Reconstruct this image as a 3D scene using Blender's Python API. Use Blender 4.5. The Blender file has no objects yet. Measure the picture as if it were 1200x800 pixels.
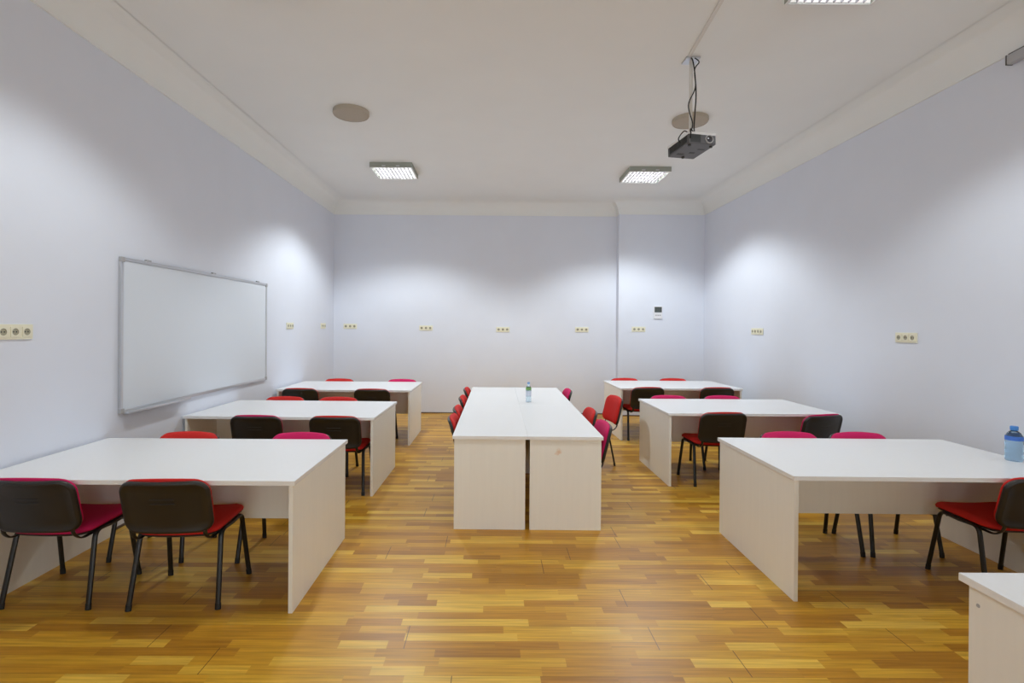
import bpy, bmesh, math, random
from mathutils import Vector, Matrix
random.seed(4)
SC = bpy.context.scene
C = SC.collection
PI = math.pi

# ------------------------------------------------------------------ materials
def new_mat(name):
    m = bpy.data.materials.new(name); m.use_nodes = True
    nt = m.node_tree
    return m, nt, nt.nodes['Principled BSDF']

def plain(name, col, rough=0.5, metal=0.0, spec=0.5, bump=0.0, bscale=200.0, vary=0.0, vscale=6.0, coat=0.0):
    m, nt, b = new_mat(name)
    b.inputs['Base Color'].default_value = (*col, 1)
    b.inputs['Roughness'].default_value = rough
    b.inputs['Metallic'].default_value = metal
    b.inputs['Specular IOR Level'].default_value = spec
    if coat: b.inputs['Coat Weight'].default_value = coat
    tc = nt.nodes.new('ShaderNodeTexCoord')
    if vary:
        n = nt.nodes.new('ShaderNodeTexNoise'); n.inputs['Scale'].default_value = vscale
        n.inputs['Detail'].default_value = 5
        nt.links.new(tc.outputs['Object'], n.inputs['Vector'])
        r = nt.nodes.new('ShaderNodeValToRGB')
        r.color_ramp.elements[0].position = .3; r.color_ramp.elements[1].position = .7
        r.color_ramp.elements[0].color = (*[c * (1 - vary) for c in col], 1)
        r.color_ramp.elements[1].color = (*[min(1, c * (1 + vary)) for c in col], 1)
        nt.links.new(n.outputs['Fac'], r.inputs['Fac'])
        nt.links.new(r.outputs['Color'], b.inputs['Base Color'])
    if bump:
        n = nt.nodes.new('ShaderNodeTexNoise'); n.inputs['Scale'].default_value = bscale
        n.inputs['Detail'].default_value = 3
        nt.links.new(tc.outputs['Object'], n.inputs['Vector'])
        bp = nt.nodes.new('ShaderNodeBump'); bp.inputs['Strength'].default_value = bump
        bp.inputs['Distance'].default_value = .002
        nt.links.new(n.outputs['Fac'], bp.inputs['Height'])
        nt.links.new(bp.outputs['Normal'], b.inputs['Normal'])
    return m

def emit(name, col, strength):
    m, nt, b = new_mat(name)
    b.inputs['Base Color'].default_value = (0.9, 0.9, 0.9, 1)
    b.inputs['Emission Color'].default_value = (*col, 1)
    b.inputs['Emission Strength'].default_value = strength
    return m

def math_node(nt, op, a=None, b=None, clamp=False):
    n = nt.nodes.new('ShaderNodeMath'); n.operation = op; n.use_clamp = clamp
    for i, v in enumerate((a, b)):
        if v is None: continue
        if isinstance(v, (int, float)): n.inputs[i].default_value = v
        else: nt.links.new(v, n.inputs[i])
    return n.outputs[0]

def parquet():
    """three-strip laminate: narrow strips of random length and tone, board joints every third strip"""
    m, nt, b = new_mat('parquet_laminate')
    L = nt.links.new
    tc = nt.nodes.new('ShaderNodeTexCoord')
    sp = nt.nodes.new('ShaderNodeSeparateXYZ'); L(tc.outputs['Object'], sp.inputs[0])
    X, Y = sp.outputs['X'], sp.outputs['Y']
    W = 0.066
    yr = math_node(nt, 'DIVIDE', Y, W)
    row = math_node(nt, 'FLOOR', yr)
    wn = nt.nodes.new('ShaderNodeTexWhiteNoise'); wn.noise_dimensions = '1D'; L(row, wn.inputs['W'])
    off = math_node(nt, 'MULTIPLY', wn.outputs['Value'], 5.0)
    # strip length differs from row to row
    wn2 = nt.nodes.new('ShaderNodeTexWhiteNoise'); wn2.noise_dimensions = '1D'
    L(math_node(nt, 'ADD', row, 71.3), wn2.inputs['W'])
    ln = math_node(nt, 'ADD', math_node(nt, 'MULTIPLY', wn2.outputs['Value'], .22), .36)
    xs = math_node(nt, 'ADD', math_node(nt, 'DIVIDE', X, ln), off)
    # warp so that neighbouring strips of a row differ in length
    warp = math_node(nt, 'MULTIPLY', math_node(nt, 'SINE', math_node(nt, 'ADD', math_node(nt, 'MULTIPLY', xs, 2.4), off)), .27)
    xw = math_node(nt, 'ADD', xs, warp)
    col = math_node(nt, 'FLOOR', xw)
    cv = nt.nodes.new('ShaderNodeCombineXYZ'); L(col, cv.inputs[0]); L(row, cv.inputs[1])
    wn3 = nt.nodes.new('ShaderNodeTexWhiteNoise'); wn3.noise_dimensions = '2D'; L(cv.outputs[0], wn3.inputs['Vector'])
    ramp = nt.nodes.new('ShaderNodeValToRGB')
    e = ramp.color_ramp.elements
    stops = [(0.0, (0.44, 0.195, 0.015)), (0.3, (0.53, 0.248, 0.018)), (0.6, (0.63, 0.322, 0.024)),
             (0.85, (0.71, 0.40, 0.036)), (1.0, (0.82, 0.52, 0.075))]
    while len(e) < len(stops): e.new(0.5)
    for el, (p, c) in zip(e, stops): el.position = p; el.color = (*c, 1)
    L(wn3.outputs['Value'], ramp.inputs['Fac'])
    # grain running along the strip
    mp = nt.nodes.new('ShaderNodeCombineXYZ')
    L(math_node(nt, 'ADD', math_node(nt, 'MULTIPLY', X, 3.0), math_node(nt, 'MULTIPLY', wn3.outputs['Value'], 37.0)), mp.inputs[0])
    L(math_node(nt, 'MULTIPLY', Y, 75.0), mp.inputs[1])
    L(math_node(nt, 'MULTIPLY', row, 3.7), mp.inputs[2])
    gn = nt.nodes.new('ShaderNodeTexNoise'); gn.inputs['Scale'].default_value = 1.0; gn.inputs['Detail'].default_value = 6
    L(mp.outputs[0], gn.inputs['Vector'])
    gr = nt.nodes.new('ShaderNodeValToRGB')
    gr.color_ramp.elements[0].position = .28; gr.color_ramp.elements[0].color = (.66, .62, .58, 1)
    gr.color_ramp.elements[1].position = .72; gr.color_ramp.elements[1].color = (1.12, 1.12, 1.12, 1)
    L(gn.outputs['Fac'], gr.inputs['Fac'])
    mx = nt.nodes.new('ShaderNodeMix'); mx.data_type = 'RGBA'; mx.blend_type = 'MULTIPLY'; mx.inputs['Factor'].default_value = .9
    L(ramp.outputs['Color'], mx.inputs['A']); L(gr.outputs['Color'], mx.inputs['B'])
    # board joints: long seams every three strips and end joints every 1.29 m
    yb = math_node(nt, 'DIVIDE', Y, 3 * W)
    brow = math_node(nt, 'FLOOR', yb)
    yf = math_node(nt, 'SUBTRACT', yb, brow)
    seam1 = math_node(nt, 'LESS_THAN', yf, .012)
    wb = nt.nodes.new('ShaderNodeTexWhiteNoise'); wb.noise_dimensions = '1D'; L(math_node(nt, 'ADD', brow, 13.7), wb.inputs['W'])
    xb = math_node(nt, 'ADD', math_node(nt, 'DIVIDE', X, 1.29), wb.outputs['Value'])
    xf = math_node(nt, 'FRACT', xb)
    seam2 = math_node(nt, 'LESS_THAN', xf, .0032)
    bid = math_node(nt, 'FLOOR', xb)
    cb = nt.nodes.new('ShaderNodeCombineXYZ'); L(bid, cb.inputs[0]); L(brow, cb.inputs[1])
    wj = nt.nodes.new('ShaderNodeTexWhiteNoise'); wj.noise_dimensions = '2D'; L(cb.outputs[0], wj.inputs['Vector'])
    s2 = math_node(nt, 'MULTIPLY', seam2, math_node(nt, 'GREATER_THAN', wj.outputs['Value'], .35))
    seams = math_node(nt, 'MAXIMUM', math_node(nt, 'MULTIPLY', seam1, .35), math_node(nt, 'MULTIPLY', s2, .85))
    mx2 = nt.nodes.new('ShaderNodeMix'); mx2.data_type = 'RGBA'
    L(seams, mx2.inputs['Factor']); L(mx.outputs['Result'], mx2.inputs['A']); mx2.inputs['B'].default_value = (.055, .026, .01, 1)
    L(mx2.outputs['Result'], b.inputs['Base Color'])
    rn = nt.nodes.new('ShaderNodeTexNoise'); rn.inputs['Scale'].default_value = 2.2; rn.inputs['Detail'].default_value = 4
    L(tc.outputs['Object'], rn.inputs['Vector'])
    mr = nt.nodes.new('ShaderNodeMapRange'); mr.inputs['To Min'].default_value = .30; mr.inputs['To Max'].default_value = .44
    L(rn.outputs['Fac'], mr.inputs['Value']); L(mr.outputs['Result'], b.inputs['Roughness'])
    b.inputs['Specular IOR Level'].default_value = .45
    return m

def laminate(name, col, grain=0.03, rough=0.3):
    m, nt, b = new_mat(name); L = nt.links.new
    tc = nt.nodes.new('ShaderNodeTexCoord')
    mp = nt.nodes.new('ShaderNodeMapping'); mp.inputs['Scale'].default_value = (40, 40, 2.5)
    L(tc.outputs['Object'], mp.inputs['Vector'])
    n = nt.nodes.new('ShaderNodeTexNoise'); n.inputs['Scale'].default_value = 1; n.inputs['Detail'].default_value = 4
    L(mp.outputs[0], n.inputs['Vector'])
    r = nt.nodes.new('ShaderNodeValToRGB')
    r.color_ramp.elements[0].position = .3; r.color_ramp.elements[1].position = .7
    r.color_ramp.elements[0].color = (*[c * (1 - grain) for c in col], 1)
    r.color_ramp.elements[1].color = (*[min(1, c * (1 + grain)) for c in col], 1)
    L(n.outputs['Fac'], r.inputs['Fac']); L(r.outputs['Color'], b.inputs['Base Color'])
    b.inputs['Roughness'].default_value = rough
    b.inputs['Specular IOR Level'].default_value = .5
    return m

def stained(name, col, centre, stain, rx, rz):
    """panel laminate with one small stain of its own shape"""
    m = laminate(name, col, .012, .38); nt = m.node_tree; L = nt.links.new
    b = nt.nodes['Principled BSDF']
    src = b.inputs['Base Color'].links[0].from_socket
    tc = nt.nodes.new('ShaderNodeTexCoord')
    sp = nt.nodes.new('ShaderNodeSeparateXYZ'); L(tc.outputs['Object'], sp.inputs[0])
    dx = math_node(nt, 'DIVIDE', math_node(nt, 'SUBTRACT', sp.outputs['X'], centre[0]), rx)
    dz = math_node(nt, 'DIVIDE', math_node(nt, 'SUBTRACT', sp.outputs['Z'], centre[1]), rz)
    d = math_node(nt, 'SQRT', math_node(nt, 'ADD', math_node(nt, 'MULTIPLY', dx, dx), math_node(nt, 'MULTIPLY', dz, dz)))
    n = nt.nodes.new('ShaderNodeTexNoise'); n.inputs['Scale'].default_value = 45; L(tc.outputs['Object'], n.inputs['Vector'])
    v = math_node(nt, 'ADD', d, math_node(nt, 'MULTIPLY', n.outputs['Fac'], 1.6))
    mr = nt.nodes.new('ShaderNodeMapRange'); mr.inputs['From Min'].default_value = .9; mr.inputs['From Max'].default_value = 1.5
    mr.inputs['To Min'].default_value = .6; mr.inputs['To Max'].default_value = 0
    L(v, mr.inputs['Value'])
    mx = nt.nodes.new('ShaderNodeMix'); mx.data_type = 'RGBA'
    L(mr.outputs['Result'], mx.inputs['Factor']); L(src, mx.inputs['A']); mx.inputs['B'].default_value = (*stain, 1)
    L(mx.outputs['Result'], b.inputs['Base Color'])
    return m

def clear_plastic(name, col, rough=.06, ior=1.33, trans=.92):
    m, nt, b = new_mat(name)
    b.inputs['Base Color'].default_value = (*col, 1)
    b.inputs['Roughness'].default_value = rough
    b.inputs['IOR'].default_value = ior
    b.inputs['Transmission Weight'].default_value = trans
    return m

LAMP = 8.0
LAMP_W = 150.0
LAMP_COL = (.93, 1.0, 1.03)
M = dict(
    wall=plain('lavender_wall_paint', (0.765, 0.80, 0.888), .55, bump=.25, bscale=120, vary=.012, vscale=2, spec=.35),
    wall_dark=plain('bounce_cutting_dark_grey', (.16, .16, .17), .6, bump=.25, bscale=120),
    ceiling=plain('white_ceiling_paint', (0.86, 0.875, 0.865), .8, bump=.15, bscale=90, vary=.01, vscale=2, spec=.2),
    floor=parquet(),
    strip=plain('brown_shadow_gap_strip', (.09, .05, .03), .5),
    top=laminate('white_tabletop_laminate', (.86, .865, .87), .008, .27),
    panel=laminate('off_white_panel_laminate', (.87, .86, .81), .012, .38),
    edge=plain('white_edge_band', (.83, .82, .80), .4),
    shell=plain('dark_plastic_shell', (.017, .0145, .012), .36, bump=.25, bscale=500),
    tube=plain('black_powder_coated_steel', (.010, .010, .010), .35),
    rubber=plain('black_rubber', (.012, .012, .012), .7),
    red=plain('red_fabric', (.60, .022, .018), .8, bump=.5, bscale=900, vary=.06, vscale=300, spec=.3),
    magenta=plain('magenta_fabric', (.60, .012, .115), .8, bump=.5, bscale=900, vary=.06, vscale=300, spec=.3),
    board=plain('whiteboard_enamel', (.735, .785, .85), .22, spec=.5),
    alu=plain('brushed_aluminium', (.62, .63, .65), .35, metal=.9),
    grey_plastic=plain('grey_plastic', (.42, .42, .43), .45),
    cream=plain('cream_plastic', (.84, .81, .64), .4),
    well=plain('shaded_cream_socket_well', (.38, .36, .26), .5),  # cream darkened to put the recess shade into the colour
    pin=plain('dark_pin_holes', (.03, .03, .03), .6),
    housing=plain('white_enamelled_metal', (.78, .79, .78), .4),
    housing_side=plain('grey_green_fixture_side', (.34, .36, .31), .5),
    louvre=plain('grey_louvre_metal', (.34, .33, .36), .5),
    tube_light=emit('fluorescent_tube', (.97, .98, 1.0), LAMP),
    fill_glow=emit('added_fill_glow', (.90, .97, 1.0), 4.4),  # added glow that fills the room from behind the camera
    speaker=plain('beige_speaker_grille', (.45, .395, .32), .7, bump=.6, bscale=700),
    proj=plain('charcoal_projector_plastic', (.10, .10, .105), .45),
    proj_dark=plain('projector_vent_black', (.025, .028, .027), .5),
    proj_top=plain('light_grey_projector_lid', (.85, .85, .85), .45),
    lens=plain('lens_glass', (.02, .02, .03), .05, coat=1),
    cable=plain('black_cable', (.012, .012, .012), .5),
    trunk=plain('white_trunking', (.72, .70, .66), .5),
    screen_case=plain('grey_screen_case', (.46, .46, .48), .4),
    screen_dark=plain('dark_screen_case_edge', (.10, .10, .10), .5),
    lcd=plain('grey_lcd', (.075, .085, .08), .25),
    white=plain('white_plastic', (.80, .80, .82), .4),
    water=clear_plastic('pale_blue_bottle_plastic', (.72, .88, .97)),
    bwater=clear_plastic('blue_bottle_plastic', (.52, .76, .97)),
    cap=plain('blue_cap', (.06, .25, .66), .4),
    cap_pale=plain('pale_blue_cap', (.22, .42, .74), .4),
    lab_g=plain('green_label', (.16, .36, .10), .5),
    lab_w=plain('pale_label', (.62, .68, .80), .5),
    lab_b=plain('blue_label', (.05, .17, .62), .45),
)

# ------------------------------------------------------------------ mesh helpers
def obj(name, bm, mat, parent=None, smooth=False, loc=(0, 0, 0), angle=None):
    bmesh.ops.recalc_face_normals(bm, faces=bm.faces)
    me = bpy.data.meshes.new(name); bm.to_mesh(me); bm.free()
    for m in (mat if isinstance(mat, (list, tuple)) else [mat]): me.materials.append(m)
    if smooth:
        for p in me.polygons: p.use_smooth = True
        if angle is not None: me.set_sharp_from_angle(angle=math.radians(angle))
    o = bpy.data.objects.new(name, me); C.objects.link(o)
    o.location = loc
    if parent: o.parent = parent
    return o

def add_box(bm, x0, x1, y0, y1, z0, z1, bevel=0.0, mi=0, mat=None):
    r = bmesh.ops.create_cube(bm, size=1)
    vs = r['verts']
    for v in vs:
        v.co = Vector((x0 + (v.co.x + .5) * (x1 - x0), y0 + (v.co.y + .5) * (y1 - y0), z0 + (v.co.z + .5) * (z1 - z0)))
    fs = list({f for v in vs for f in v.link_faces})
    for f in fs: f.material_index = mi
    if bevel:
        es = list({e for v in vs for e in v.link_edges})
        rr = bmesh.ops.bevel(bm, geom=es, offset=bevel, segments=2, profile=.7, affect='EDGES', clamp_overlap=True)
        vs = list({v for f in rr['faces'] for v in f.verts} | {v for v in vs if v.is_valid})
        for f in rr['faces']: f.material_index = mi
    if mat is not None:
        for v in vs: v.co = mat @ v.co
    return vs

def box(x0, x1, y0, y1, z0, z1, bevel=0.0):
    bm = bmesh.new(); add_box(bm, x0, x1, y0, y1, z0, z1, bevel); return bm

def add_tube(bm, pts, a, b=None, n=10, up=Vector((0, 0, 1)), cap=True):
    """sweep an elliptical section (half axes a across, b) along points"""
    b = b or a
    pts = [Vector(p) for p in pts]
    rings = []
    prev = None
    for i, p in enumerate(pts):
        t = (pts[min(i + 1, len(pts) - 1)] - pts[max(i - 1, 0)]).normalized()
        if prev is None:
            s = t.cross(up)
            if s.length < 1e-3: s = t.cross(Vector((0, 1, 0)))
            s.normalize()
        else:
            s = (prev - t * prev.dot(t)).normalized()
        prev = s
        q = s.cross(t)
        rings.append([bm.verts.new(p + s * (a * math.cos(2 * PI * k / n)) + q * (b * math.sin(2 * PI * k / n))) for k in range(n)])
    for r0, r1 in zip(rings, rings[1:]):
        for k in range(n):
            bm.faces.new((r0[k], r0[(k + 1) % n], r1[(k + 1) % n], r1[k]))
    if cap:
        bm.faces.new(rings[0][::-1]); bm.faces.new(rings[-1])

def curve_pts(ctrl, radius=.03, seg=5):
    """polyline with rounded corners"""
    ctrl = [Vector(c) for c in ctrl]
    out = [ctrl[0]]
    for i in range(1, len(ctrl) - 1):
        p, a, b = ctrl[i], ctrl[i - 1], ctrl[i + 1]
        r = min(radius, (a - p).length * .45, (b - p).length * .45)
        s = p + (a - p).normalized() * r; e = p + (b - p).normalized() * r
        for k in range(seg + 1):
            t = k / seg
            out.append(s * (1 - t) ** 2 + p * 2 * t * (1 - t) + e * t * t)
    out.append(ctrl[-1])
    return out

def lathe(bm, prof, n=24, mat=None, mi=0):
    rings = []
    for r, z in prof:
        if r < 1e-6:
            rings.append([bm.verts.new((0, 0, z))])
        else:
            rings.append([bm.verts.new((r * math.cos(2 * PI * k / n), r * math.sin(2 * PI * k / n), z)) for k in range(n)])
    for r0, r1 in zip(rings, rings[1:]):
        for k in range(n):
            if len(r0) == 1 and len(r1) == 1: continue
            if len(r0) == 1: f = bm.faces.new((r0[0], r1[(k + 1) % n], r1[k]))
            elif len(r1) == 1: f = bm.faces.new((r0[k], r0[(k + 1) % n], r1[0]))
            else: f = bm.faces.new((r0[k], r0[(k + 1) % n], r1[(k + 1) % n], r1[k]))
            f.material_index = mi
    if mat is not None:
        for r in rings:
            for v in r: v.co = mat @ v.co

def pad(bm, w, h, r, prof, warp, nc=7, ns=6):
    """rounded-rectangle cushion: prof is a list of (inset, depth) from the front centre round the rim to the back centre; warp maps (u, v, depth) to 3-D"""
    def outline(ins):
        W, H = w / 2 - ins, h / 2 - ins
        R = min(max(r - ins, .004), W * .98, H * .98)
        P = []
        for cx, cy, a0 in ((W - R, H - R, 0), (-(W - R), H - R, 90), (-(W - R), -(H - R), 180), (W - R, -(H - R), 270)):
            for k in range(nc):
                a = math.radians(a0 + 90 * k / (nc - 1))
                P.append((cx + R * math.cos(a), cy + R * math.sin(a)))
            # straight side, so that the bend stays smooth
            nxt = {0: (-(W - R), H), 90: (-W, -(H - R)), 180: (W - R, -H), 270: (W, H - R)}[a0]
            lx, ly = P[-1]
            for k in range(1, ns):
                t = k / ns
                P.append((lx + (nxt[0] - lx) * t, ly + (nxt[1] - ly) * t))
        return P
    loops = []
    for ins, d in prof:
        loops.append([bm.verts.new(warp(u, v, d)) for u, v in outline(ins)])
    n = len(loops[0])
    for l0, l1 in zip(loops, loops[1:]):
        for k in range(n):
            bm.faces.new((l0[k], l0[(k + 1) % n], l1[(k + 1) % n], l1[k]))
    for l, d in ((loops[0], prof[0][1]), (loops[-1], prof[-1][1])):
        c = bm.verts.new(warp(0, 0, d))
        for k in range(n):
            bm.faces.new((l[k], l[(k + 1) % n], c))

def tag(o, label, cat, group=None):
    o['label'] = label; o['category'] = cat
    if group: o['group'] = group
    return o

def thing(name, label, cat, loc=(0, 0, 0), rz=0.0, group=None):
    o = bpy.data.objects.new(name, None); C.objects.link(o)
    o.empty_display_size = .2
    o.location = loc; o.rotation_euler = (0, 0, rz)
    return tag(o, label, cat, group)

def struct(name, bm, mat, smooth=False, angle=None):
    o = obj(name, bm, mat, smooth=smooth, angle=angle); o['kind'] = 'structure'; return o

def copy_thing(src, name, label, loc, rz, group=None, swap=None):
    r = src.copy(); C.objects.link(r); r.name = name
    r.location = loc; r.rotation_euler = (0, 0, rz); r['label'] = label
    if group: r['group'] = group
    for ch in list(src.children):
        c = ch.copy(); C.objects.link(c); c.parent = r
        for g in list(ch.children):
            d = g.copy(); C.objects.link(d); d.parent = c
    return r

# ------------------------------------------------------------------ the room (metres; camera above the origin, looking along +Y)
XL, XR, YB, YF, ZC = -2.966, 3.860, 9.53, -4.6, 3.93
XJ, YJ = 2.292, 9.35          # the right part of the back wall stands forward
ZK = 3.68                     # lower edge of the coved cornice
T = .2
struct('floor', box(XL - T, XR + T, YF - T, YB + T, -.1, 0), M['floor'])
struct('ceiling', box(XL - T, XR + T, YF - T, YB + T, ZC, ZC + .15), M['ceiling'])
struct('wall_left', box(XL - T, XL, YF - T, YB + T, 0, ZC), M['wall'])
struct('wall_right', box(XR, XR + T, YF - T, YB + T, 0, ZC), M['wall'])
struct('wall_front', box(XL, XR, YF - T, YF, 0, ZC), M['wall_dark'])  # unseen wall, made dark to cut bounced light at the near end
bm = bmesh.new()
pl = [(XL, YB), (XJ, YB), (XJ, YJ), (XR, YJ), (XR, YB + T), (XL, YB + T)]
lo = [bm.verts.new((x, y, 0)) for x, y in pl]; hi = [bm.verts.new((x, y, ZC)) for x, y in pl]
bm.faces.new(lo); bm.faces.new(hi)
for i in range(6): bm.faces.new((lo[i], lo[(i + 1) % 6], hi[(i + 1) % 6], hi[i]))
struct('wall_back', bm, M['wall'])

def sweep_ring(path, prof):
    """sweep (offset into room, z) profile round a closed plan path (walls on the left of travel)"""
    bm = bmesh.new(); n = len(path); rings = []
    for i in range(n):
        p = Vector(path[i]); a = (p - Vector(path[i - 1])).normalized(); b = (Vector(path[(i + 1) % n]) - p).normalized()
        na = Vector((-a.y, a.x)); nb = Vector((-b.y, b.x))
        m = (na + nb); m = m / m.dot(na) if abs(m.dot(na)) > 1e-6 else na
        rings.append([bm.verts.new((p.x + m.x * o, p.y + m.y * o, z)) for o, z in prof])
    for i in range(n):
        r0, r1 = rings[i], rings[(i + 1) % n]
        for k in range(len(prof) - 1):
            bm.faces.new((r0[k], r0[k + 1], r1[k + 1], r1[k]))
    return bm
plan = [(XL, YF), (XR, YF), (XR, YJ), (XJ, YJ), (XJ, YB), (XL, YB)]
R = ZC - ZK - .02
prof = [(0, ZK), (.014, ZK), (.016, ZK + .018)]
prof += [(.016 + R * (1 - math.cos(a)), ZK + .02 + R * math.sin(a)) for a in [PI / 2 * k / 10 for k in range(11)]]
prof += [(R + .02, ZC)]
struct('trim_1', sweep_ring(plan, prof), M['ceiling'], smooth=True, angle=40)
bprof = [(0, .018), (.006, .018), (.010, .012), (.010, .0)]  # thin dark strip coloured in for the shadow gap at the wall foot
for nm, pth in (('shadow_strip_back', [(XJ, YB), (XL, YB)]), ('shadow_strip_pier', [(XR, YJ), (XJ, YJ), (XJ, YB)]), ('shadow_strip_left', [(XL, YB), (XL, YF)]), ('shadow_strip_right', [(XR, YF), (XR, YJ)])):
    bm = bmesh.new(); rings = []
    for i, p in enumerate(pth):
        p = Vector(p)
        dirs = []
        if i > 0: dirs.append((p - Vector(pth[i - 1])).normalized())
        if i < len(pth) - 1: dirs.append((Vector(pth[i + 1]) - p).normalized())
        ns = [Vector((-d.y, d.x)) for d in dirs]
        m = ns[0] if len(ns) == 1 else (ns[0] + ns[1]) / (ns[0] + ns[1]).dot(ns[0])
        rings.append([bm.verts.new((p.x + m.x * o, p.y + m.y * o, z)) for o, z in bprof])
    for r0, r1 in zip(rings, rings[1:]):
        for k in range(len(bprof) - 1): bm.faces.new((r0[k], r0[k + 1], r1[k + 1], r1[k]))
    struct(nm, bm, M['strip'])

# two glowing panels added on the unseen wall behind the camera as fill
for k, x in ((1, -1.45), (2, 2.0)):
    x0, x1, z0, z1 = x - .85, x + .85, .95, 3.05
    bm = bmesh.new()
    add_box(bm, x0 - .07, x0, YF - .01, YF + .03, z0 - .07, z1 + .07); add_box(bm, x1, x1 + .07, YF - .01, YF + .03, z0 - .07, z1 + .07)
    add_box(bm, x0, x1, YF - .01, YF + .03, z0 - .07, z0); add_box(bm, x0, x1, YF - .01, YF + .03, z1, z1 + .07)
    add_box(bm, x - .03, x + .03, YF - .01, YF + .028, z0, z1)
    fr = struct('fill_panel_%d' % k, bm, M['housing'])
    pn = obj('pane', box(x0, x1, YF + .002, YF + .008, z0, z1), M['fill_glow'], fr)
    pn['kind'] = 'structure'

# ------------------------------------------------------------------ tables
TH, TT, PT = .75, .027, .024
def make_table(name, label, loc, rz, L, W, side, group, modesty='mid', panel_mats=None, overhang=.014, screws=False):
    """origin at the aisle-side near corner of the top; top runs side*L along x and W along y"""
    t = thing(name, label, 'table', loc, rz, group)
    x0, x1 = (0, L) if side > 0 else (-L, 0)
    obj('tabletop', box(x0, x1, 0, W, TH - TT, TH, .003), M['top'], t)
    o = overhang
    xa, xb = x0 + o, x1 - o
    pm = panel_mats or (M['panel'], M['panel'])
    p1 = obj('side_panel', box(xa, xa + PT, o, W - o, 0, TH - TT, .0015), pm[0], t)
    p2 = obj('side_panel', box(xb - PT, xb, o, W - o, 0, TH - TT, .0015), pm[1], t)
    if modesty == 'mid':
        y = W / 2
        obj('modesty_panel', box(xa + PT, xb - PT, y - .009, y + .009, .345, TH - TT), M['panel'], t)
    if screws:
        for yy, zz in ((W - o - .035, .66), (W - o - .035, .36)):
            bm = bmesh.new()
            lathe(bm, [(0, .002), (.006, .002), (.007, 0)], 12, Matrix.Translation((xa, yy, zz)) @ Matrix.Rotation(-PI / 2, 4, 'Y'))
            obj('screw_cap', bm, M['grey_plastic'], p1)
    return t

LL, LR, W = 1.833, 1.773, 1.056
G6 = None
tabs = [
    ('L1', (-1.105, 2.870, 0), .001, LL, -1, 'long white table by left wall, front row, nearest the camera'),
    ('L2', (-1.119, 4.853, 0), -.017, LL, -1, 'long white table standing beneath the whiteboard, middle row'),
    ('L3', (-1.103, 6.915, 0), -.0095, LL, -1, 'long white table by left wall, back row, smallest in view'),
    ('R1', (1.788, 3.026, 0), -.0105, LR, 1, 'long white table by right wall with the blue water bottle on it'),
    ('R2', (1.796, 5.215, 0), .007, LR, 1, 'long white table by right wall, middle row of three'),
    ('R3', (1.830, 7.318, 0), .0167, LR, 1, 'long white table by right wall, back row beneath the wall thermostat'),
]
for k, loc, rz, L, s, lab in tabs:
    make_table('classroom_table', lab, loc, rz, L, W, s, 'classroom tables along the two side walls')

# centre block: four desks pushed together, two across and two along
CX, CY, CA = -.3172, 4.080, -.0099
CW, CL = 1.204, 3.256
def centre(u, v):
    return (CX + u * math.cos(CA) - v * math.sin(CA), CY + u * math.sin(CA) + v * math.cos(CA), 0)
pst = stained('off_white_panel_with_stain', (.87, .86, .81), (.25, .625), (.72, .42, .22), .05, .035)
GD = 'desks pushed together in the middle of the room'
def make_desk(label, u0, v0, w, l, inner, mats):
    t = thing('conference_desk', label, 'desk', centre(u0, v0), CA, GD)
    obj('tabletop', box(.0003, w - .0003, .0003, l - .0003, TH - TT, TH, .0025), M['top'], t)
    # the end panels stop short of the inner long edge, leaving the dark gap between the two rows
    a, b = (.014, w - .018) if inner > 0 else (.018, w - .014)
    obj('end_panel', box(a, b, .014, .014 + PT, 0, TH - TT, .0015), mats[0], t)
    obj('end_panel', box(a, b, l - .014 - PT, l - .014, 0, TH - TT, .0015), mats[1], t)
    y = w - .05 if inner > 0 else .05
    obj('modesty_panel', box(y - .009, y + .009, .014 + PT, l - .014 - PT, .40, TH - TT), M['panel'], t)
    return t
HW, HL = CW / 2, CL / 2
make_desk('white desk at the near left of the central block, plain end panel facing camera', 0, 0, HW, HL, 1, (M['panel'], M['panel']))
make_desk('white desk at near right of the central block, orange stain on its end panel', HW, 0, HW, HL, -1, (pst, M['panel']))
make_desk('white desk at the far left of the central block, toward the back wall', 0, HL, HW, HL, 1, (M['panel'], M['panel']))
make_desk('white desk at the far right of the central block, toward the back wall', HW, HL, HW, HL, -1, (M['panel'], M['panel']))

# desk cut off by the lower right corner of the photograph
make_table('teacher_desk', 'white desk in the lower right corner, only its corner in view', (1.685, .82, 0), 0, 1.6, 1.02, 1, None, overhang=.02, screws=True)

# ------------------------------------------------------------------ chairs (face local +Y)
LEAN = math.radians(14)
def back_warp(u, v, d):
    """u across, v up, d depth forwards; concave towards the sitter"""
    R = .80
    bend = u * u / (2 * R)
    z = .613 + v * math.cos(LEAN) + d * math.sin(LEAN)
    y = -.288 - v * math.sin(LEAN) + d * math.cos(LEAN) + bend
    return (u, y, z)
def seat_warp(u, v, d):
    z = .437 + d + .02 * v - .9 * max(0, v - .10) ** 2 - .012 * (1 - (u / .24) ** 2)
    return (u, .035 + v, z)

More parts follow.
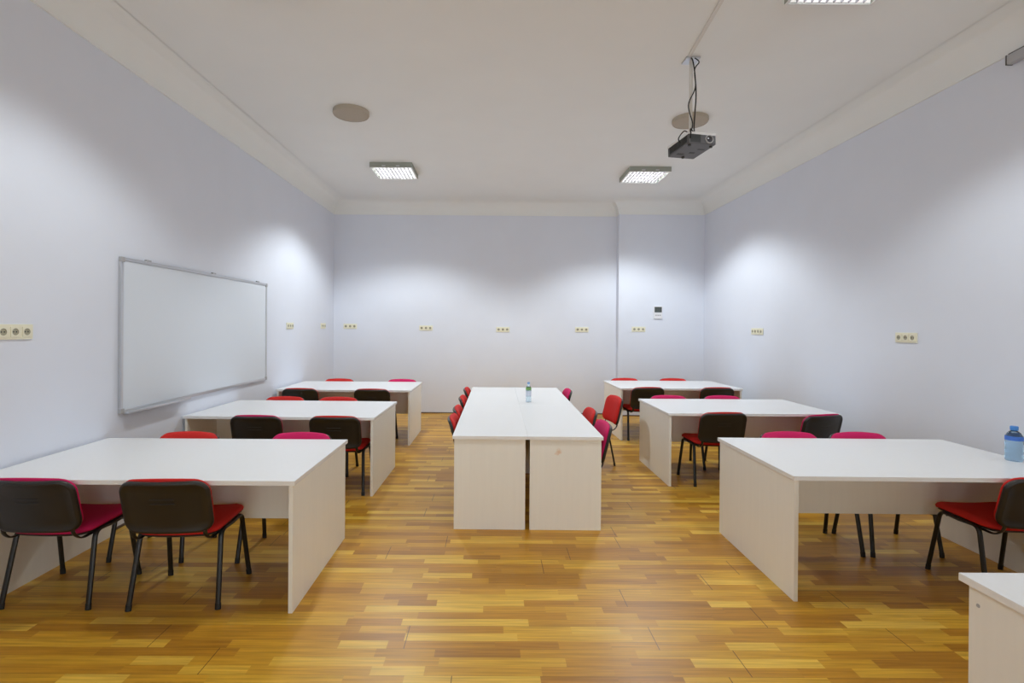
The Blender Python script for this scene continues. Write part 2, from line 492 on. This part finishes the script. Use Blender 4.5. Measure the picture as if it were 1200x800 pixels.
def make_chair(fabric):
    t = thing('classroom_chair', '', 'chair')
    # seat: fabric pad on a thin black pan
    bm = bmesh.new()
    pad(bm, .465, .425, .075, [(.14, .040), (.07, .0395), (.03, .036), (.010, .027), (.0, .012), (.004, .0), (.03, -.004)], seat_warp)
    obj('seat', bm, fabric, t, smooth=True)
    bm = bmesh.new()
    pad(bm, .445, .405, .07, [(.05, -.0045), (.008, -.005), (.0, -.010), (.012, -.018), (.06, -.020)], seat_warp)
    obj('seat_pan', bm, M['shell'], t, smooth=True)
    # backrest: moulded shell with a rim and slots, cushion in front of it
    bm = bmesh.new()
    pad(bm, .485, .318, .074, [(.06, .018), (.014, .018), (.004, .015), (.0, .004), (.004, -.006), (.012, -.010), (.020, -.009), (.027, -.004), (.06, -.0035)], back_warp)
    for v in (.055, .028):     # two raised slots across the upper back
        n = 9; rows = []
        for i in range(n):
            u = -.065 + .13 * i / (n - 1)
            rows.append([bm.verts.new(back_warp(u, v + dv, dd)) for dv, dd in ((.0035, -.003), (.0025, -.007), (-.0025, -.007), (-.0035, -.003))])
        for a, b in zip(rows, rows[1:]):
            for k in range(3): bm.faces.new((a[k], a[k + 1], b[k + 1], b[k]))
    shell = obj('backrest_shell', bm, M['shell'], t, smooth=True)
    bm = bmesh.new()
    def cw(u, v, d): return back_warp(u, v + .000 + .016 * max(0, v / .15) * (1 - (u / .235) ** 2), d)
    pad(bm, .477, .308, .074, [(.13, .056), (.07, .055), (.03, .049), (.010, .038), (.0, .024), (.004, .016), (.04, .014)], cw)
    obj('backrest_cushion', bm, fabric, t, smooth=True)
    # steel frame: two inverted U sides, joined under the seat
    for s in (-1, 1):
        for fy, ty in ((.235, .165), (-.185, -.105)):
            foot = Vector((s * .247, fy, .012)); topp = Vector((s * .226, ty, .421)); mid = Vector((s * .226, .03, .414))
            bm = bmesh.new()
            add_tube(bm, curve_pts([foot, topp, mid],   .045, 6), .0098, .0155, 12, up=Vector((0, 1, 0)) if False else Vector((s, 0, 0)))
            lg = obj('leg', bm, M['tube'], t, smooth=True, angle=50)
            bm = bmesh.new()
            dirn = (topp - foot).normalized()
            add_tube(bm, [foot - Vector((0, 0, .012)), foot + dirn * .022], .0112, .0170, 12, up=Vector((s, 0, 0)))
            obj('rubber_foot', bm, M['rubber'], lg, smooth=True, angle=50)
    bm = bmesh.new()
    for y in (.12, -.10):
        add_tube(bm, [(-.226, y, .410), (.226, y, .410)], .009, .009, 8)
    obj('seat_frame', bm, M['tube'], t, smooth=True, angle=50)
    for s in (-1, 1):
        bm = bmesh.new()
        pts = curve_pts([(s * .20, -.02, .405), (s * .20, -.180, .402), (s * .196, -.232, .450), (s * .19, -.228, .52)], .05, 6)
        add_tube(bm, pts, .014, .005, 10, up=Vector((0, 0, 1)))
        obj('back_bracket', bm, M['tube'], t, smooth=True, angle=50)
    return t

red0 = make_chair(M['red']); mag0 = make_chair(M['magenta'])
used = {'red': False, 'magenta': False}
GC = 'red and magenta chairs round the tables'
def chair(colour, x, y, deg, label):
    src = red0 if colour == 'red' else mag0
    if not used[colour]:
        used[colour] = True
        src.location = (x, y, 0); src.rotation_euler = (0, 0, math.radians(deg)); src['label'] = label; src['group'] = GC
        return src
    return copy_thing(src, 'classroom_chair', label, (x, y, 0), math.radians(deg), GC)

# left tables: backs to the camera on the near side, facing the camera on the far side
chair('magenta', -2.535, 3.095, 0, 'magenta chair with its dark back to camera at the left edge of the photo')
chair('red', -1.815, 3.095, 3, 'red chair with dark back to camera at front left table, beside its aisle end')
chair('red', -2.36, 3.725, 180, 'red chair facing camera behind front left table, nearer the left wall')
chair('magenta', -1.485, 3.725, 180, 'magenta chair facing camera behind front left table, nearer the aisle')
chair('magenta', -2.22, 5.085, 0, 'magenta chair with dark back at middle left table, nearer the left wall')
chair('red', -1.475, 5.070, 0, 'red chair with dark back at middle left table, nearer the aisle')
chair('red', -2.43, 5.735, 180, 'red chair facing camera behind middle left table, nearer the whiteboard wall')
chair('red', -1.80, 5.720, 180, 'red chair facing camera behind middle left table, nearer the aisle')
chair('red', -2.58, 7.140, 0, 'dark-backed red chair at back left table, nearer the left wall')
chair('red', -1.615, 7.130, 0, 'dark-backed red chair at back left table, nearer the aisle')
chair('red', -2.41, 7.785, 180, 'red chair facing camera at back left corner, behind the rearmost left table')
chair('magenta', -1.420, 7.775, 180, 'magenta chair facing camera behind the rearmost left table')
# right tables
chair('red', 3.21, 3.228, 0, 'dark red chair half out of frame at the right edge, below the blue bottle')
chair('magenta', 2.405, 3.875, 180, 'magenta chair facing camera behind front right table, nearer the aisle')
chair('magenta', 2.965, 3.870, 180, 'magenta chair facing camera behind front right table, nearer the right wall')
chair('red', 2.315, 5.420, 3, 'dark-backed red chair at middle right table, its legs in view by the aisle')
chair('magenta', 3.205, 5.325, 16, 'dark-backed chair turned aslant at middle right table by the wall')
chair('magenta', 2.18, 6.065, 180, 'magenta chair facing camera behind middle right table, nearer the aisle')
chair('magenta', 2.85, 6.070, 180, 'magenta chair facing camera behind middle right table, nearer the right wall')
chair('red', 2.18, 7.525, 5, 'dark-backed red chair at back right table, nearer the aisle')
chair('red', 3.20, 7.550, 0, 'dark-backed red chair at back right table, nearer the right wall')
chair('red', 2.18, 8.175, 180, 'red chair facing camera behind the rearmost right table, nearer the aisle')
chair('red', 2.985, 8.190, 180, 'red chair facing camera behind the rearmost right table, nearer the right wall')
# centre block
chair('red', -.088, 4.835, -90, 'red chair on the left of the central desks, nearest the camera')
chair('red', -.083, 5.385, -90, 'red chair on the left of the central desks, second from the camera')
chair('red', -.076, 6.18, -90, 'red chair on the left of the central desks, third from the camera')
chair('red', -.068, 7.005, -90, 'red chair on the left of the central desks, farthest from camera')
chair('magenta', .715, 4.55, 90, 'magenta chair on the right of the central desks, nearest the camera')
chair('red', .735, 5.27, 90, 'red chair tucked in on the right of the central desks')
chair('red', 1.225, 6.22, 97, 'red chair pulled out from the right of the central desks')
chair('magenta', .740, 6.93, 90, 'magenta chair on the right of the central desks, farthest from camera')

# ------------------------------------------------------------------ whiteboard on the left wall
wy0, wy1, wz0, wz1 = 4.06, 6.68, .91, 2.155
t = thing('whiteboard', 'large white writing board with aluminium frame on the left wall', 'whiteboard', (XL, (wy0 + wy1) / 2, wz0))
hl = (wy1 - wy0) / 2; hh = wz1 - wz0
obj('writing_surface', box(.004, .016, -hl + .015, hl - .015, .015, hh - .015), M['board'], t)
bm = bmesh.new(); f = .026
add_box(bm, 0, .024, -hl, hl, 0, f, .003); add_box(bm, 0, .024, -hl, hl, hh - f, hh, .003)
add_box(bm, 0, .024, -hl, -hl + f, f, hh - f, .003); add_box(bm, 0, .024, hl - f, hl, f, hh - f, .003)
obj('frame', bm, M['alu'], t)
for y in (-hl, hl):
    for z in (0, hh):
        s = -1 if y > 0 else 1; q = 1 if z == 0 else -1
        obj('corner_cap', box(-.001 + .001, .028, min(y, y + s * .036) - .002, max(y, y + s * .036) + .002, min(z, z + q * .036) - .002, max(z, z + q * .036) + .002, .006), M['grey_plastic'], t)
for y in (-hl + .33, .05, hl - .25):
    obj('mounting_clip', box(0, .022, y - .03, y + .03, hh - .002, hh + .014, .003), M['grey_plastic'], t)
bm = bmesh.new()
add_box(bm, .018, .075, -hl + .03, -hl + .86, -.004, .004, .002); add_box(bm, .069, .075, -hl + .03, -hl + .86, .004, .014, .002)
obj('pen_tray', bm, M['alu'], t)

# ------------------------------------------------------------------ power sockets
def make_socket(n, label, loc, rz):
    """gang of n sockets; faces local -Y, centred on loc"""
    t = thing('power_socket', label, 'power socket', loc, rz, 'cream power sockets on the walls')
    p = .079; Wd = n * p + .012; H = .094
    obj('frame', box(-Wd / 2, Wd / 2, -.010, 0, -H / 2, H / 2, .004), M['cream'], t)
    for i in range(n):
        cx = (i - (n - 1) / 2) * p
        bm = bmesh.new()
        # square face with a round opening leading into the well
        N = 24; sq = []; ci = []; cb = []
        for k in range(N):
            a = 2 * PI * k / N; c, s = math.cos(a), math.sin(a)
            m = .031 / max(abs(c), abs(s))
            sq.append(bm.verts.new((cx + c * m, -.0145, s * m)))
            ci.append(bm.verts.new((cx + c * .022, -.0145, s * .022)))
        sb = [bm.verts.new((v.co.x, -.009, v.co.z)) for v in sq]
        for k in range(N):
            j = (k + 1) % N
            bm.faces.new((sq[k], sq[j], ci[j], ci[k])); bm.faces.new((sq[k], sq[j], sb[j], sb[k]))
        face = obj('socket', bm, M['cream'], t)
        bm = bmesh.new()
        lathe(bm, [(.022, 0), (.0205, -.0038), (0, -.0042)], 24, Matrix.Translation((cx, -.0145, 0)) @ Matrix.Rotation(PI / 2, 4, 'X'))
        for sx in (-.0095, .0095):
            add_box(bm, cx + sx - .004, cx + sx + .004, -.0108, -.0098, -.004, .004, 0, 1)
        obj('socket_well', bm, [M['well'], M['pin']], face, smooth=False)
    return t
zS = 1.572
socks = [
    (3, 'cream triple socket at the left edge of the photo, left wall before the whiteboard', (XL, 3.175, 1.570), PI / 2),
    (3, 'cream triple socket on left wall between the whiteboard and the corner', (XL, 7.48, 1.610), PI / 2),
    (3, 'cream socket on left wall nearest the back corner', (XL, 8.94, 1.610), PI / 2),
    (3, 'cream triple socket on back wall, leftmost of those on that wall', (-2.653, YB, 1.605), 0),
    (3, 'cream triple socket on back wall, second from the left corner', (-1.245, YB, 1.582), 0),
    (3, 'cream triple socket on back wall above the middle of the central desks', (.185, YB, 1.564), 0),
    (3, 'cream triple socket on back wall just left of the projecting pier', (1.655, YB, 1.572), 0),
    (3, 'cream triple socket on the pier below and left of the thermostat', (2.660, YJ, 1.587), 0),
    (4, 'cream four-gang socket on right wall, farther from the camera', (XR, 7.46, 1.575), -PI / 2),
    (3, 'cream triple socket on right wall, nearer the camera', (XR, 4.765, 1.545), -PI / 2),
]
for n, lab, loc, rz in socks: make_socket(n, lab, loc, rz)

# thermostat on the pier
t = thing('thermostat', 'small white wall thermostat with grey screen on the back wall pier', 'thermostat', (3.010, YJ, 1.895))
obj('mounting_plate', box(-.070, .070, -.006, 0, -.105, .105), M['grey_plastic'], t)
obj('body', box(-.078, .078, -.026, 0, -.115, .115, .008), M['white'], t)
obj('screen', box(-.066, .066, -.029, -.024, .002, .102, .003), M['lcd'], t)
bm = bmesh.new()
for i in range(3): add_box(bm, -.05 + i * .036, -.024 + i * .036, -.029, -.025, -.06, -.04, .002)
obj('button', bm, M['grey_plastic'], t)

# ------------------------------------------------------------------ ceiling lights with louvres
LH = .072
def make_light():
    t = thing('ceiling_light', '', 'ceiling light')
    a = .30
    bm = bmesh.new()
    add_box(bm, -a, a, -a, a, -.012, 0)                                           # back plate
    for s in (-1, 1):
        add_box(bm, s * a - (.010 if s > 0 else 0), s * a + (0 if s > 0 else .010), -a, a, -LH, -.012)
        add_box(bm, -a + .01, a - .01, s * a - (.010 if s > 0 else 0), s * a + (0 if s > 0 else .010), -LH, -.012)
    obj('housing', bm, M['housing_side'], t)
    bm = bmesh.new()
    for s in (-1, 1):
        add_box(bm, s * (a - .009) - .010, s * (a - .009) + .010, -a, a, -LH - .004, -LH, .001)
        add_box(bm, -a + .02, a - .02, s * (a - .009) - .010, s * (a - .009) + .010, -LH - .004, -LH, .001)
    obj('rim', bm, M['housing'], t)
    for s in (-1, 1):
        for x in (-.10, .10):
            obj('spring_clip', box(x - .025, x + .025, s * a - (.0 if s > 0 else .006), s * a + (.006 if s > 0 else 0), -LH + .012, -LH + .03, .002), M['alu'], t)
    inner = .28; pitch = 2 * inner / 4
    bm = bmesh.new()                                                               # reflector above the tubes and the long dividers
    for i in range(4):
        y0 = -inner + i * pitch
        N = 8; rows = []
        for k in range(N + 1):
            u = k / N; y = y0 + u * pitch
            z = -LH + .004 + .054 * (1 - (2 * u - 1) ** 4)
            rows.append((bm.verts.new((-inner, y, z)), bm.verts.new((inner, y, z))))
        for r0, r1 in zip(rows, rows[1:]): bm.faces.new((r0[0], r1[0], r1[1], r0[1]))
    obj('reflector', bm, M['housing'], t, smooth=True)
    bm = bmesh.new()
    nx = 11
    for i in range(1, nx):
        x = -inner + 2 * inner * i / nx
        for j in range(4):
            y0 = -inner + j * pitch
            add_box(bm, x - .003, x + .003, y0 + .004, y0 + pitch - .004, -LH + .001, -LH + .026)
    obj('louvre', bm, M['louvre'], t)
    for i in range(4):
        y = -inner + (i + .5) * pitch
        bm = bmesh.new(); add_tube(bm, [(-inner + .008, y, -LH + .040), (inner - .008, y, -LH + .040)], .011, .011, 8)
        obj('fluorescent_tube', bm, M['tube_light'], t, smooth=True, angle=50)
    return t
GL = 'square louvred ceiling lights'
l0 = make_light()
l0['group'] = GL
lights = [
    (-1.46, 7.54, 'square louvred ceiling light toward the back wall, left side'),
    (2.245, 7.64, 'square louvred ceiling light toward the back wall, right side'),
    (2.296, 3.235, 'square louvred ceiling light cut by the top edge, right of the projector'),
    (-1.46, 3.12, 'square louvred ceiling light just above the frame over the front left table'),
]
for i, (x, y, lab) in enumerate(lights):
    if i == 0:
        l0.location = (x, y, ZC); l0['label'] = lab
    else:
        copy_thing(l0, 'ceiling_light', lab, (x, y, ZC), 0, GL)

for x, y, lab in lights:                     # light thrown by each fixture, cut off by its louvre at about 60 degrees
    ld = bpy.data.lights.new('lamp', 'SPOT'); ld.energy = LAMP_W * (.91 if y > 5 else .48); ld.color = LAMP_COL
    ld.spot_size = math.radians(132); ld.spot_blend = .42; ld.shadow_soft_size = .13
    lo_ = bpy.data.objects.new('lamp', ld); C.objects.link(lo_); lo_.location = (x, y, ZC - LH - .06)

# round ceiling loudspeakers
GS = 'round ceiling loudspeakers'
def make_speaker():
    t = thing('ceiling_speaker', '', 'speaker', group=GS)
    bm = bmesh.new(); lathe(bm, [(0, 0), (.190, 0), (.192, -.030), (.186, -.043), (.174, -.047), (.172, -.042), (0, -.042)], 40)
    obj('rim', bm, M['speaker'], t, smooth=True, angle=40)
    bm = bmesh.new(); lathe(bm, [(.173, -.043), (.150, -.049), (.10, -.055), (.05, -.058), (0, -.059)], 40)
    obj('grille', bm, M['speaker'], t, smooth=True)
    return t
s0 = make_speaker(); s0.location = (-1.545, 5.53, ZC); s0['label'] = 'round beige ceiling speaker, left of the room, alone on the ceiling'
copy_thing(s0, 'ceiling_speaker', 'round beige ceiling speaker, half hidden behind the hanging projector', (2.165, 5.66, ZC), 0, GS)

# ------------------------------------------------------------------ projector hanging from the ceiling
PX, PY = 1.690, 4.41
t = thing('projector', 'dark grey projector hanging from the ceiling on a thin pole', 'projector', (PX, PY, ZC))
obj('ceiling_plate', box(-.06, .06, -.06, .06, -.012, 0, .003), M['alu'], t)
bm = bmesh.new(); add_tube(bm, [(0, 0, -.010), (0, 0, -.655)], .014, .014, 14); obj('pole', bm, M['trunk'], t, smooth=True, angle=50)
br = bmesh.new()
rot = Matrix.Rotation(math.radians(11), 4, 'Z') @ Matrix.Rotation(math.radians(-3), 4, 'X')
place = Matrix.Translation((.012, .015, -.735)) @ rot
add_box(br, -.05, .05, -.06, .06, .050, .058, .002, mat=place)
add_box(br, -.018, .018, -.018, .018, .058, .095, .003, mat=place)
for a in (30, 150, 270):
    v = Matrix.Rotation(math.radians(a), 4, 'Z')
    add_box(br, 0, .12, -.010, .010, .052, .057, .001, mat=place @ v)
obj('mounting_bracket', br, M['tube'], t)
b = bmesh.new(); add_box(b, -.125, .125, -.165, .165, -.048, .036, .010, mat=place)
body = obj('body', b, M['proj'], t)
b = bmesh.new(); add_box(b, -.128, .128, -.168, .168, .028, .049, .006, mat=place); obj('lid', b, M['proj_top'], t)
b = bmesh.new()
for i in range(9): add_box(b, -.110, -.015, -.1675, -.164, -.036 + i * .0075, -.032 + i * .0075, 0, mat=place)
for i in range(16): add_box(b, -.1275, -.124, -.135 + i * .017, -.125 + i * .017, -.034, .024, 0, mat=place)
obj('vent', b, M['proj_dark'], body)
b = bmesh.new(); lathe(b, [(.036, -.010), (.036, .010), (.030, .014), (.027, .006), (0, .004)], 28, place @ Matrix.Translation((.062, -.163, -.006)) @ Matrix.Rotation(PI / 2, 4, 'X'))
obj('lens_ring', b, M['grey_plastic'], body, smooth=True, angle=40)
b = bmesh.new(); lathe(b, [(.027, .006), (.018, .010), (0, .0125)], 24, place @ Matrix.Translation((.062, -.163, -.006)) @ Matrix.Rotation(PI / 2, 4, 'X'))
obj('lens', b, M['lens'], body, smooth=True)
for x, y in ((-.10, -.13), (.10, -.13), (0, .13)):
    b = bmesh.new(); lathe(b, [(0, -.060), (.012, -.060), (.014, -.047)], 14, place @ Matrix.Translation((x, y, 0))); obj('foot', b, M['proj_dark'], body, smooth=True, angle=40)
b = bmesh.new()
for x0, y0, w_, d_ in ((-.09, .06, .06, .03), (.0, .02, .05, .025), (.03, -.06, .06, .02)): add_box(b, x0, x0 + w_, y0, y0 + d_, -.0495, -.047, 0, mat=place)
obj('underside_vent', b, M['proj_dark'], body)

def cable(pts, r):
    # Catmull-Rom through the points
    P = [Vector(p) for p in pts]; P = [P[0]] + P + [P[-1]]; out = []
    for i in range(1, len(P) - 2):
        for k in range(8):
            s = k / 8; a, b_, c, d = P[i - 1], P[i], P[i + 1], P[i + 2]
            out.append(.5 * ((2 * b_) + (-a + c) * s + (2 * a - 5 * b_ + 4 * c - d) * s * s + (-a + 3 * b_ - 3 * c + d) * s ** 3))
    out.append(P[-2])
    bm = bmesh.new(); add_tube(bm, out, r, r, 8); return bm
c1 = obj('cable', cable([(.01, -.055, -.012), (.045, -.06, -.05), (.02, -.03, -.10), (.030, -.020, -.25), (-.028, -.022, -.40), (.010, -.022, -.56), (-.03, -.05, -.64), (-.10, -.12, -.66), (-.145, -.12, -.72), (-.125, -.10, -.75)], .0048), M['cable'], t, smooth=True)
c2 = obj('cable', cable([(-.02, -.055, -.012), (-.01, -.065, -.04), (.022, -.026, -.12), (.038, -.020, -.30), (.030, -.02, -.45), (.022, -.022, -.58), (.0, -.08, -.655), (-.06, -.16, -.655), (-.07, -.19, -.70), (-.065, -.168, -.735)], .0055), M['cable'], t, smooth=True)
bm = bmesh.new()
v = Vector((1.645 - 1.33, 4.33 - 1.2)); 
add_box(bm, -.014, .014, 0, v.length, -.014, 0, .003, mat=Matrix.Translation((1.40, 1.2, ZC)) @ Matrix.Rotation(-math.atan2(1.648 - 1.40, 4.33 - 1.2), 4, 'Z'))
tag(obj('cable_trunking', bm, M['trunk']), 'slim white cable trunking on the ceiling running to the projector plate', 'trunking')

# rolled-up screen case high on the right wall
t = thing('projection_screen', 'grey roll-up screen case high on the right wall under the cornice', 'screen', (XR, 3.80, 3.628))
obj('case', box(-.060, -.012, -2.2, 0, -.036, .034, .012), M['screen_case'], t)
obj('end_cap', box(-.062, -.010, -.004, .006, -.038, .036, .006), M['screen_dark'], t)
obj('end_cap', box(-.062, -.010, -2.206, -2.196, -.038, .036, .006), M['screen_dark'], t)
bm = bmesh.new()
for y in (-.25, -1.9): add_box(bm, -.014, 0, y - .03, y + .03, -.03, .046, .002)
obj('wall_bracket', bm, M['screen_dark'], t)
obj('mounting_rail', box(-.045, 0, -2.2, 0, .034, .047, .002), M['screen_dark'], t)

# ------------------------------------------------------------------ water bottles
t = thing('water_bottle', 'small clear water bottle with green label on the central desks', 'bottle', (.418, 5.93, TH), 0, 'water bottles on the tables')
bm = bmesh.new()
lathe(bm, [(0, .004), (.020, .002), (.028, .0), (.031, .006), (.0315, .05), (.029, .058), (.0315, .066), (.0315, .150), (.028, .168), (.017, .192), (.0125, .200), (.0125, .214), (0, .214)], 24)
obj('bottle_body', bm, M['water'], t, smooth=True, angle=60)
bm = bmesh.new(); lathe(bm, [(.0318, .140), (.0325, .142), (.0325, .165), (.0290, .172), (.0285, .172)], 24); obj('label', bm, M['lab_g'], t, smooth=True, angle=60)
bm = bmesh.new(); lathe(bm, [(.0318, .078), (.0322, .08), (.0322, .128), (.0318, .130)], 24); obj('label', bm, M['lab_w'], t, smooth=True, angle=60)
bm = bmesh.new(); lathe(bm, [(.0155, .208), (.016, .210), (.016, .228), (.0145, .231), (0, .231)], 20); obj('cap', bm, M['cap_pale'], t, smooth=True, angle=40)
t = thing('water_bottle', 'squat blue water bottle with blue cap at the right edge of the photo', 'bottle', (3.498, 3.42, TH), 0, 'water bottles on the tables')
bm = bmesh.new()
lathe(bm, [(0, .006), (.030, .003), (.042, .0), (.046, .008), (.0465, .04), (.0445, .046), (.0465, .052), (.0465, .085), (.0445, .091), (.0465, .097), (.0465, .135), (.045, .16), (.034, .186), (.020, .198), (.0155, .202), (.0155, .212), (0, .212)], 28)
obj('bottle_body', bm, M['bwater'], t, smooth=True, angle=60)
bm = bmesh.new(); lathe(bm, [(.0468, .138), (.0475, .140), (.0470, .160), (.0455, .166), (.0450, .166)], 28); obj('label', bm, M['lab_b'], t, smooth=True, angle=60)
bm = bmesh.new(); lathe(bm, [(.020, .203), (.0215, .205), (.0215, .228), (.019, .231), (0, .231)], 24); obj('cap', bm, M['cap'], t, smooth=True, angle=40)

# ------------------------------------------------------------------ camera
F, CXP, CYP, HC = 600.0, 579.26, 383.37, 1.6261
yaw, pit, rol = .0027, .0023, .0070
def to_cam(v):          # world direction -> (right, forward, up) of the camera
    x, y, z = v
    x, y = x * math.cos(yaw) - y * math.sin(yaw), x * math.sin(yaw) + y * math.cos(yaw)
    y, z = y * math.cos(pit) - z * math.sin(pit), y * math.sin(pit) + z * math.cos(pit)
    x, z = x * math.cos(rol) + z * math.sin(rol), -x * math.sin(rol) + z * math.cos(rol)
    return x, y, z
cols = [to_cam(e) for e in ((1, 0, 0), (0, 1, 0), (0, 0, 1))]
right = Vector([c[0] for c in cols]); fwd = Vector([c[1] for c in cols]); up = Vector([c[2] for c in cols])
cam = bpy.data.cameras.new('camera'); co = bpy.data.objects.new('camera', cam); C.objects.link(co)
mw = Matrix.Identity(4)
for i in range(3):
    mw[i][0], mw[i][1], mw[i][2] = right[i], up[i], -fwd[i]
mw[0][3], mw[1][3], mw[2][3] = 0, 0, HC
co.matrix_world = mw
cam.sensor_fit = 'HORIZONTAL'; cam.sensor_width = 36.0; cam.lens = 36.0 * F / 1200
cam.shift_x = (600 - CXP) / 1200; cam.shift_y = -(400 - CYP) / 1200
cam.clip_start = .05; cam.clip_end = 60
SC.camera = co

# ------------------------------------------------------------------ light and view
w = bpy.data.worlds.new('world'); SC.world = w; w.use_nodes = True
w.node_tree.nodes['Background'].inputs[0].default_value = (.5, .52, .55, 1)
w.node_tree.nodes['Background'].inputs[1].default_value = .05
SC.view_settings.view_transform = 'Standard'; SC.view_settings.look = 'None'
SC.view_settings.gamma = 1; SC.view_settings.exposure = 0.40; SC.view_settings.use_curve_mapping = False
cy = SC.cycles
cy.use_denoising = True; cy.max_bounces = 10; cy.diffuse_bounces = 6; cy.glossy_bounces = 4; cy.transmission_bounces = 8
cy.caustics_reflective = False; cy.caustics_refractive = False
cy.sample_clamp_indirect = 4.0
